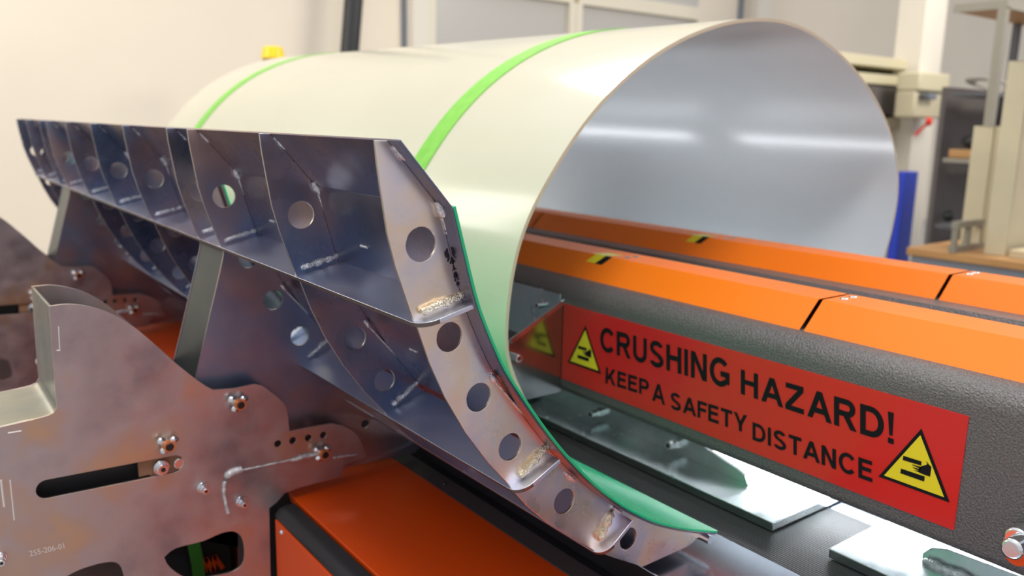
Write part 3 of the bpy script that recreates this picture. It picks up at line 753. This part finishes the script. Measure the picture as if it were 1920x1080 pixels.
struct('trim_1', MB().box((xa, WALLY-.16, FLOOR), (xb, WALLY, 5.0)), 'white_column')
xa = on_wall(752, 60)[0]; struct('trim_2', MB().box((xa, WALLY-.03, FLOOR), (xa+.10, WALLY, 5.0)), 'slate_paint')
xa = on_wall(1384, 10)[0]; struct('trim_3', MB().box((xa, WALLY-.06, FLOOR), (xa+.07, WALLY, 5.0)), 'slate_paint')
xa = on_wall(1400, 10)[0]; struct('trim_4', MB().box((xa, WALLY-.2, FLOOR), (xa+.35, WALLY, 5.0)), 'white_column')

# ================================================================ background, right
YR = 4.7
def q(px, py, y=YR): return Vector(atY(px, py, y))
# cream shelf cabinet just right of the pipe
t = thing('shelf_cabinet', 'cream open shelf cabinet half hidden behind the right rim of the pipe', 'cabinet', (q(1660,200)[0], YR+.25, FLOOR))
x0, x1 = q(1560,200)[0], q(1708,200)[0]; ztop = q(1680,112)[2]
link('side', MB().box((x1-.10, YR, FLOOR), (x1, YR+.5, ztop)), 'cream_metal', t, bevel=.006)
link('side', MB().box((x0, YR, FLOOR), (x0+.05, YR+.5, ztop)), 'cream_metal', t, bevel=.006)
link('back', MB().box((x0, YR+.48, FLOOR), (x1, YR+.5, ztop)), 'dark_grey', t)
for py in (110, 142, 222, 300, 380, 450):
    z = q(1680, py)[2]; link('shelf', MB().box((x0, YR-.005, z-.10), (x1, YR+.48, z)), 'cream_metal', t, bevel=.006)
link('drawer', MB().box((x0+.1, YR+.02, q(1680,215)[2]), (x1-.15, YR+.4, q(1680,160)[2])), 'shadow_board', t)
# control box on a white column, with a red switch
cx0, cx1 = q(1722,180,4.3)[0], q(1778,180,4.3)[0]
struct('trim_5', MB().box((q(1702,330,4.55)[0], 4.55, FLOOR), (q(1738,330,4.55)[0], 4.85, 4.6)), 'white_column', bevel=.01)
struct('trim_6', MB().box((q(1752,60,4.6)[0], 4.6, FLOOR), (q(1772,60,4.6)[0], 4.8, 4.6)), 'white_column', bevel=.01)
t = thing('control_box', 'yellowish electrical box with dark sockets on the white column', 'electrical box', (cx0, 4.3, q(1740,225,4.3)[2]))
za, zb_ = q(1750,222,4.3)[2], q(1750,136,4.3)[2]; zm = q(1750,172,4.3)[2]
link('upper_case', MB().box((cx0, 4.3, zm), (cx1, 4.54, zb_)), 'cream_metal', t, bevel=.02)
link('lower_case', MB().box((cx0, 4.33, za), (cx1-.04, 4.54, zm)), 'cream_profile', t, bevel=.02)
for i, mt in enumerate(('red_paint', 'slate_paint', 'slate_paint')):
    xx = cx0 + .09 + .085*i; link('socket', MB().cyl((xx, 4.34, zm-.05), (xx, 4.26, zm-.05), .032, 16), mt if i else 'dark_grey', t)
c = q(1742, 228, 4.3)
t = thing('rotary_switch', 'small red switch handle hanging below the electrical box', 'switch', (c[0], 4.3, c[2]-.1))
link('handle', MB().blob(c, .05, (1,.6,.9), 14, .02), 'red_paint', t); link('stem', MB().cyl(c, c+Vector((-.06,.1,-.14)), .015, 10), 'red_paint', t)
# blue post
a = q(1712, 322, 4.2); o = link('blue_post', MB().box((q(1697,330,4.2)[0], 4.2, FLOOR), (q(1722,330,4.2)[0], 4.3, a[2])), 'blue_paint', bevel=.01)
tag(o, 'bright blue upright panel standing between the pipe and the white column', 'post')
# workbench
bz = -.72
t = thing('workbench', 'workbench with an orange brown wooden edge behind the far orange cover', 'bench', (6.5, 2.9, FLOOR))
a = atZ(1700,463,bz); b = atZ(1800,480,bz)
bx0 = a[0]; by1 = 4.2
link('bench_top', MB().box((bx0, .6, bz-.05), (bx0+1.6, a[1], bz)), 'wood', t, bevel=.006)
link('apron', MB().box((bx0+.02, .6, bz-.30), (bx0+1.5, a[1]-.03, bz-.05)), 'slate_paint', t)
for yy in (.7, a[1]-.2): link('leg', MB().box((bx0+.05, yy, FLOOR), (bx0+.15, yy+.1, bz-.30)), 'slate_paint', t)
print('bench', a, b)
# tall rack with wooden top
YN = 2.9; NX = q(1888,15,YN)[0]; YF = NX/(q(1787,15,1.0)[0]); rx1 = NX+1.3
t = thing('storage_rack', 'tall grey metal rack with a wooden top board at the right edge', 'rack', (NX+.6, (YN+YF)/2, FLOOR))
zt_ = q(1888,12,YN)[2]
link('top_board', MB().box((NX+.02, YN+.02, zt_), (rx1, YF, zt_+.03)), 'wood', t)
link('top_frame', MB().box((NX, YN, zt_-.01), (rx1, YN+.02, zt_+.05)).box((NX, YN+.02, zt_-.01), (NX+.02, YF, zt_+.05)), 'grey_metal', t)
link('post', MB().box((NX-.005, YN, FLOOR), (NX+.055, YN+.06, zt_)), 'grey_metal', t)
link('post', MB().box((q(1908,90,YF-.05)[0]-.03, YF-.05, FLOOR), (q(1908,90,YF-.05)[0]+.03, YF, zt_)), 'dark_grey', t)
zs = []
for px, py, m_ in ((1868,172,'dark_grey'), (1851,300,'grey_metal'), (1836,428,'dark_grey')):
    z = q(px,py,YN)[2]; zs.append(z); link('shelf', MB().box((NX, YN+.05, z-.03), (rx1, YF-.06, z)), m_, t)
o = link('back_board', MB().box((NX+.12, YF+.03, FLOOR), (rx1+1.2, YF+.07, q(1820,166,YF)[2])), 'shadow_board'); tag(o, 'dull brown grey board standing in for the wall behind the tall metal rack', 'panel')  # added board in place of the dark wall seen through the rack
YM = YN*.55+YF*.45
z = zs[0]; c = q(1850,150,YM); m = MB()
for k in range(3):
    m.tube([Vector((c[0]+.02+.05*k+.24*math.cos(i*math.pi/10)*(1-.1*k), YM+.12*math.sin(i*math.pi/10), z+.011+.09*abs(math.sin(i*math.pi/20)))) for i in range(0, 20)], .008, 8)
tag(link('cable_coil', m, 'grey_metal'), 'loose loop of grey cable on the upper shelf of the tall rack', 'cable')
z = zs[1]; x = q(1826,285,YM)[0]
tag(link('cardboard_tray', MB().box((x-.12, YM-.1, z+.001), (x+.12, YM+.14, z+.07)), 'wood', bevel=.01), 'small brown tray on the middle rack shelf under a black bundle', 'tray')
m = MB(); m.blob((x+.02, YM, z+.071+.06), .12, (1.1,.8,.5), 14, .12); tag(link('black_bundle', m, 'black_hose', smoothing=70), 'lumpy black bundle lying on the middle shelf of the rack', 'bundle')
z = zs[2]
for i in range(1, 4):
    xx = q(1772+i*20,410,YM+.1)[0]; m = MB(); m.blob((max(xx, NX+.08), YM+.3-.14*i, z+.050), .044, (1.1,.9,1.0), 12, .12)
    tag(link('machine_part', m, 'black_hose' if i % 2 else 'dark_grey', smoothing=70), ['small dark lump at the left end of the lowest rack shelf','black lump at the left end of the lowest rack shelf','dark grey lump between two black ones on the lowest rack shelf','black lump nearest the post on the lowest rack shelf'][i], 'machine part')
# small steel frame and bowl on the bench
c = Vector(atZ(1810,470,bz)); m = MB()
for dx in (-.16, .0, .16):
    m.bar((c[0]+dx, c[1], bz), (c[0]+dx, c[1], bz+.17), .03)
m.bar((c[0]-.18, c[1], bz+.17), (c[0]+.18, c[1], bz+.17), .04); m.bar((c[0]-.18, c[1], bz+.02), (c[0]+.22, c[1], bz+.02), .04)
tag(link('steel_frame', m, 'grey_metal'), 'small grey steel frame lying on the wooden workbench', 'frame')
c = Vector(atZ(1850,455,bz)); m = MB()
for i in range(6): m.tube([c+Vector((.10*math.cos(a_)+.04*i-.1, .07*math.sin(a_)-.03*i, .012+.012*i)) for a_ in [j*math.pi/8 for j in range(17)]], .012, 8)
tag(link('chain', m, 'grey_metal'), 'grey chain heaped on the bench beside the steel frame', 'chain')
# pale profiles leaning in front of the rack
def profile(px0, px1, pyt, y, label):
    xa, xb = q(px0,300,y)[0], q(px1,300,y)[0]; zt2 = q((px0+px1)/2, pyt, y)[2]
    w = xb-xa; pr = MB().box((xa, y, bz), (xb, y+.02, zt2)).box((xa, y, bz), (xa+.02, y+.12, zt2)).box((xb-.02, y, bz), (xb, y+.12, zt2))
    return tag(link('cream_profile', pr, 'cream_profile', bevel=.004), label, 'profile', 'cream channel profiles standing on the bench')
profile(1856, 1884, 237, 2.35, 'shorter cream channel profile standing upright beside the rack post')
profile(1908, 1946, 112, 2.12, 'taller cream channel profile at the right edge of the picture')
o = link('pale_board', MB().box((q(1850,480,2.2)[0], 1.5, bz), (q(1850,480,2.2)[0]+1.0, 2.08, bz+.05)), 'pale_wood', bevel=.005); tag(o, 'pale wooden board lying on the bench at the right edge', 'board')

# green straps and black crate seen through the bracket's window
zf = -1.0
t = thing('equipment_crate', 'black crate with slanted orange lettering seen through the bracket window', 'crate', (.30, 2.2, FLOOR))
link('crate_body', MB().box((-.05, 2.04, FLOOR), (.645, 2.4, -.90)), 'black_trim', t, bevel=.01)
m = MB()
def cpx(px, py): a = atY(px, py, 2.035); return Vector((a[0], 2.035, a[2]))
for s in (((372,1050),(384,1074)), ((384,1074),(386,1046)), ((386,1046),(400,1072)), ((400,1072),(402,1042)), ((402,1042),(418,1066)), ((360,1042),(368,1052))):
    a_, b_ = cpx(*s[0]), cpx(*s[1]); m.bar(a_, b_, .011, .002, up=(0,1,0))
link('lettering', m, 'orange_paint', t)
m = MB(); m.sheet([(0,0)],0,0,0) if False else None
pa = [cpx(357,1005), cpx(366,1050), cpx(372,1110)]
m = MB()
for a_, b_ in zip(pa, pa[1:]): m.bar(a_+Vector((0,-.02,0)), b_+Vector((0,-.02,0)), .030, .003, up=(0,1,0))
tag(link('tie_strap', m, 'dark_strap'), 'dark green strap hanging in front of the lettered black crate', 'strap')
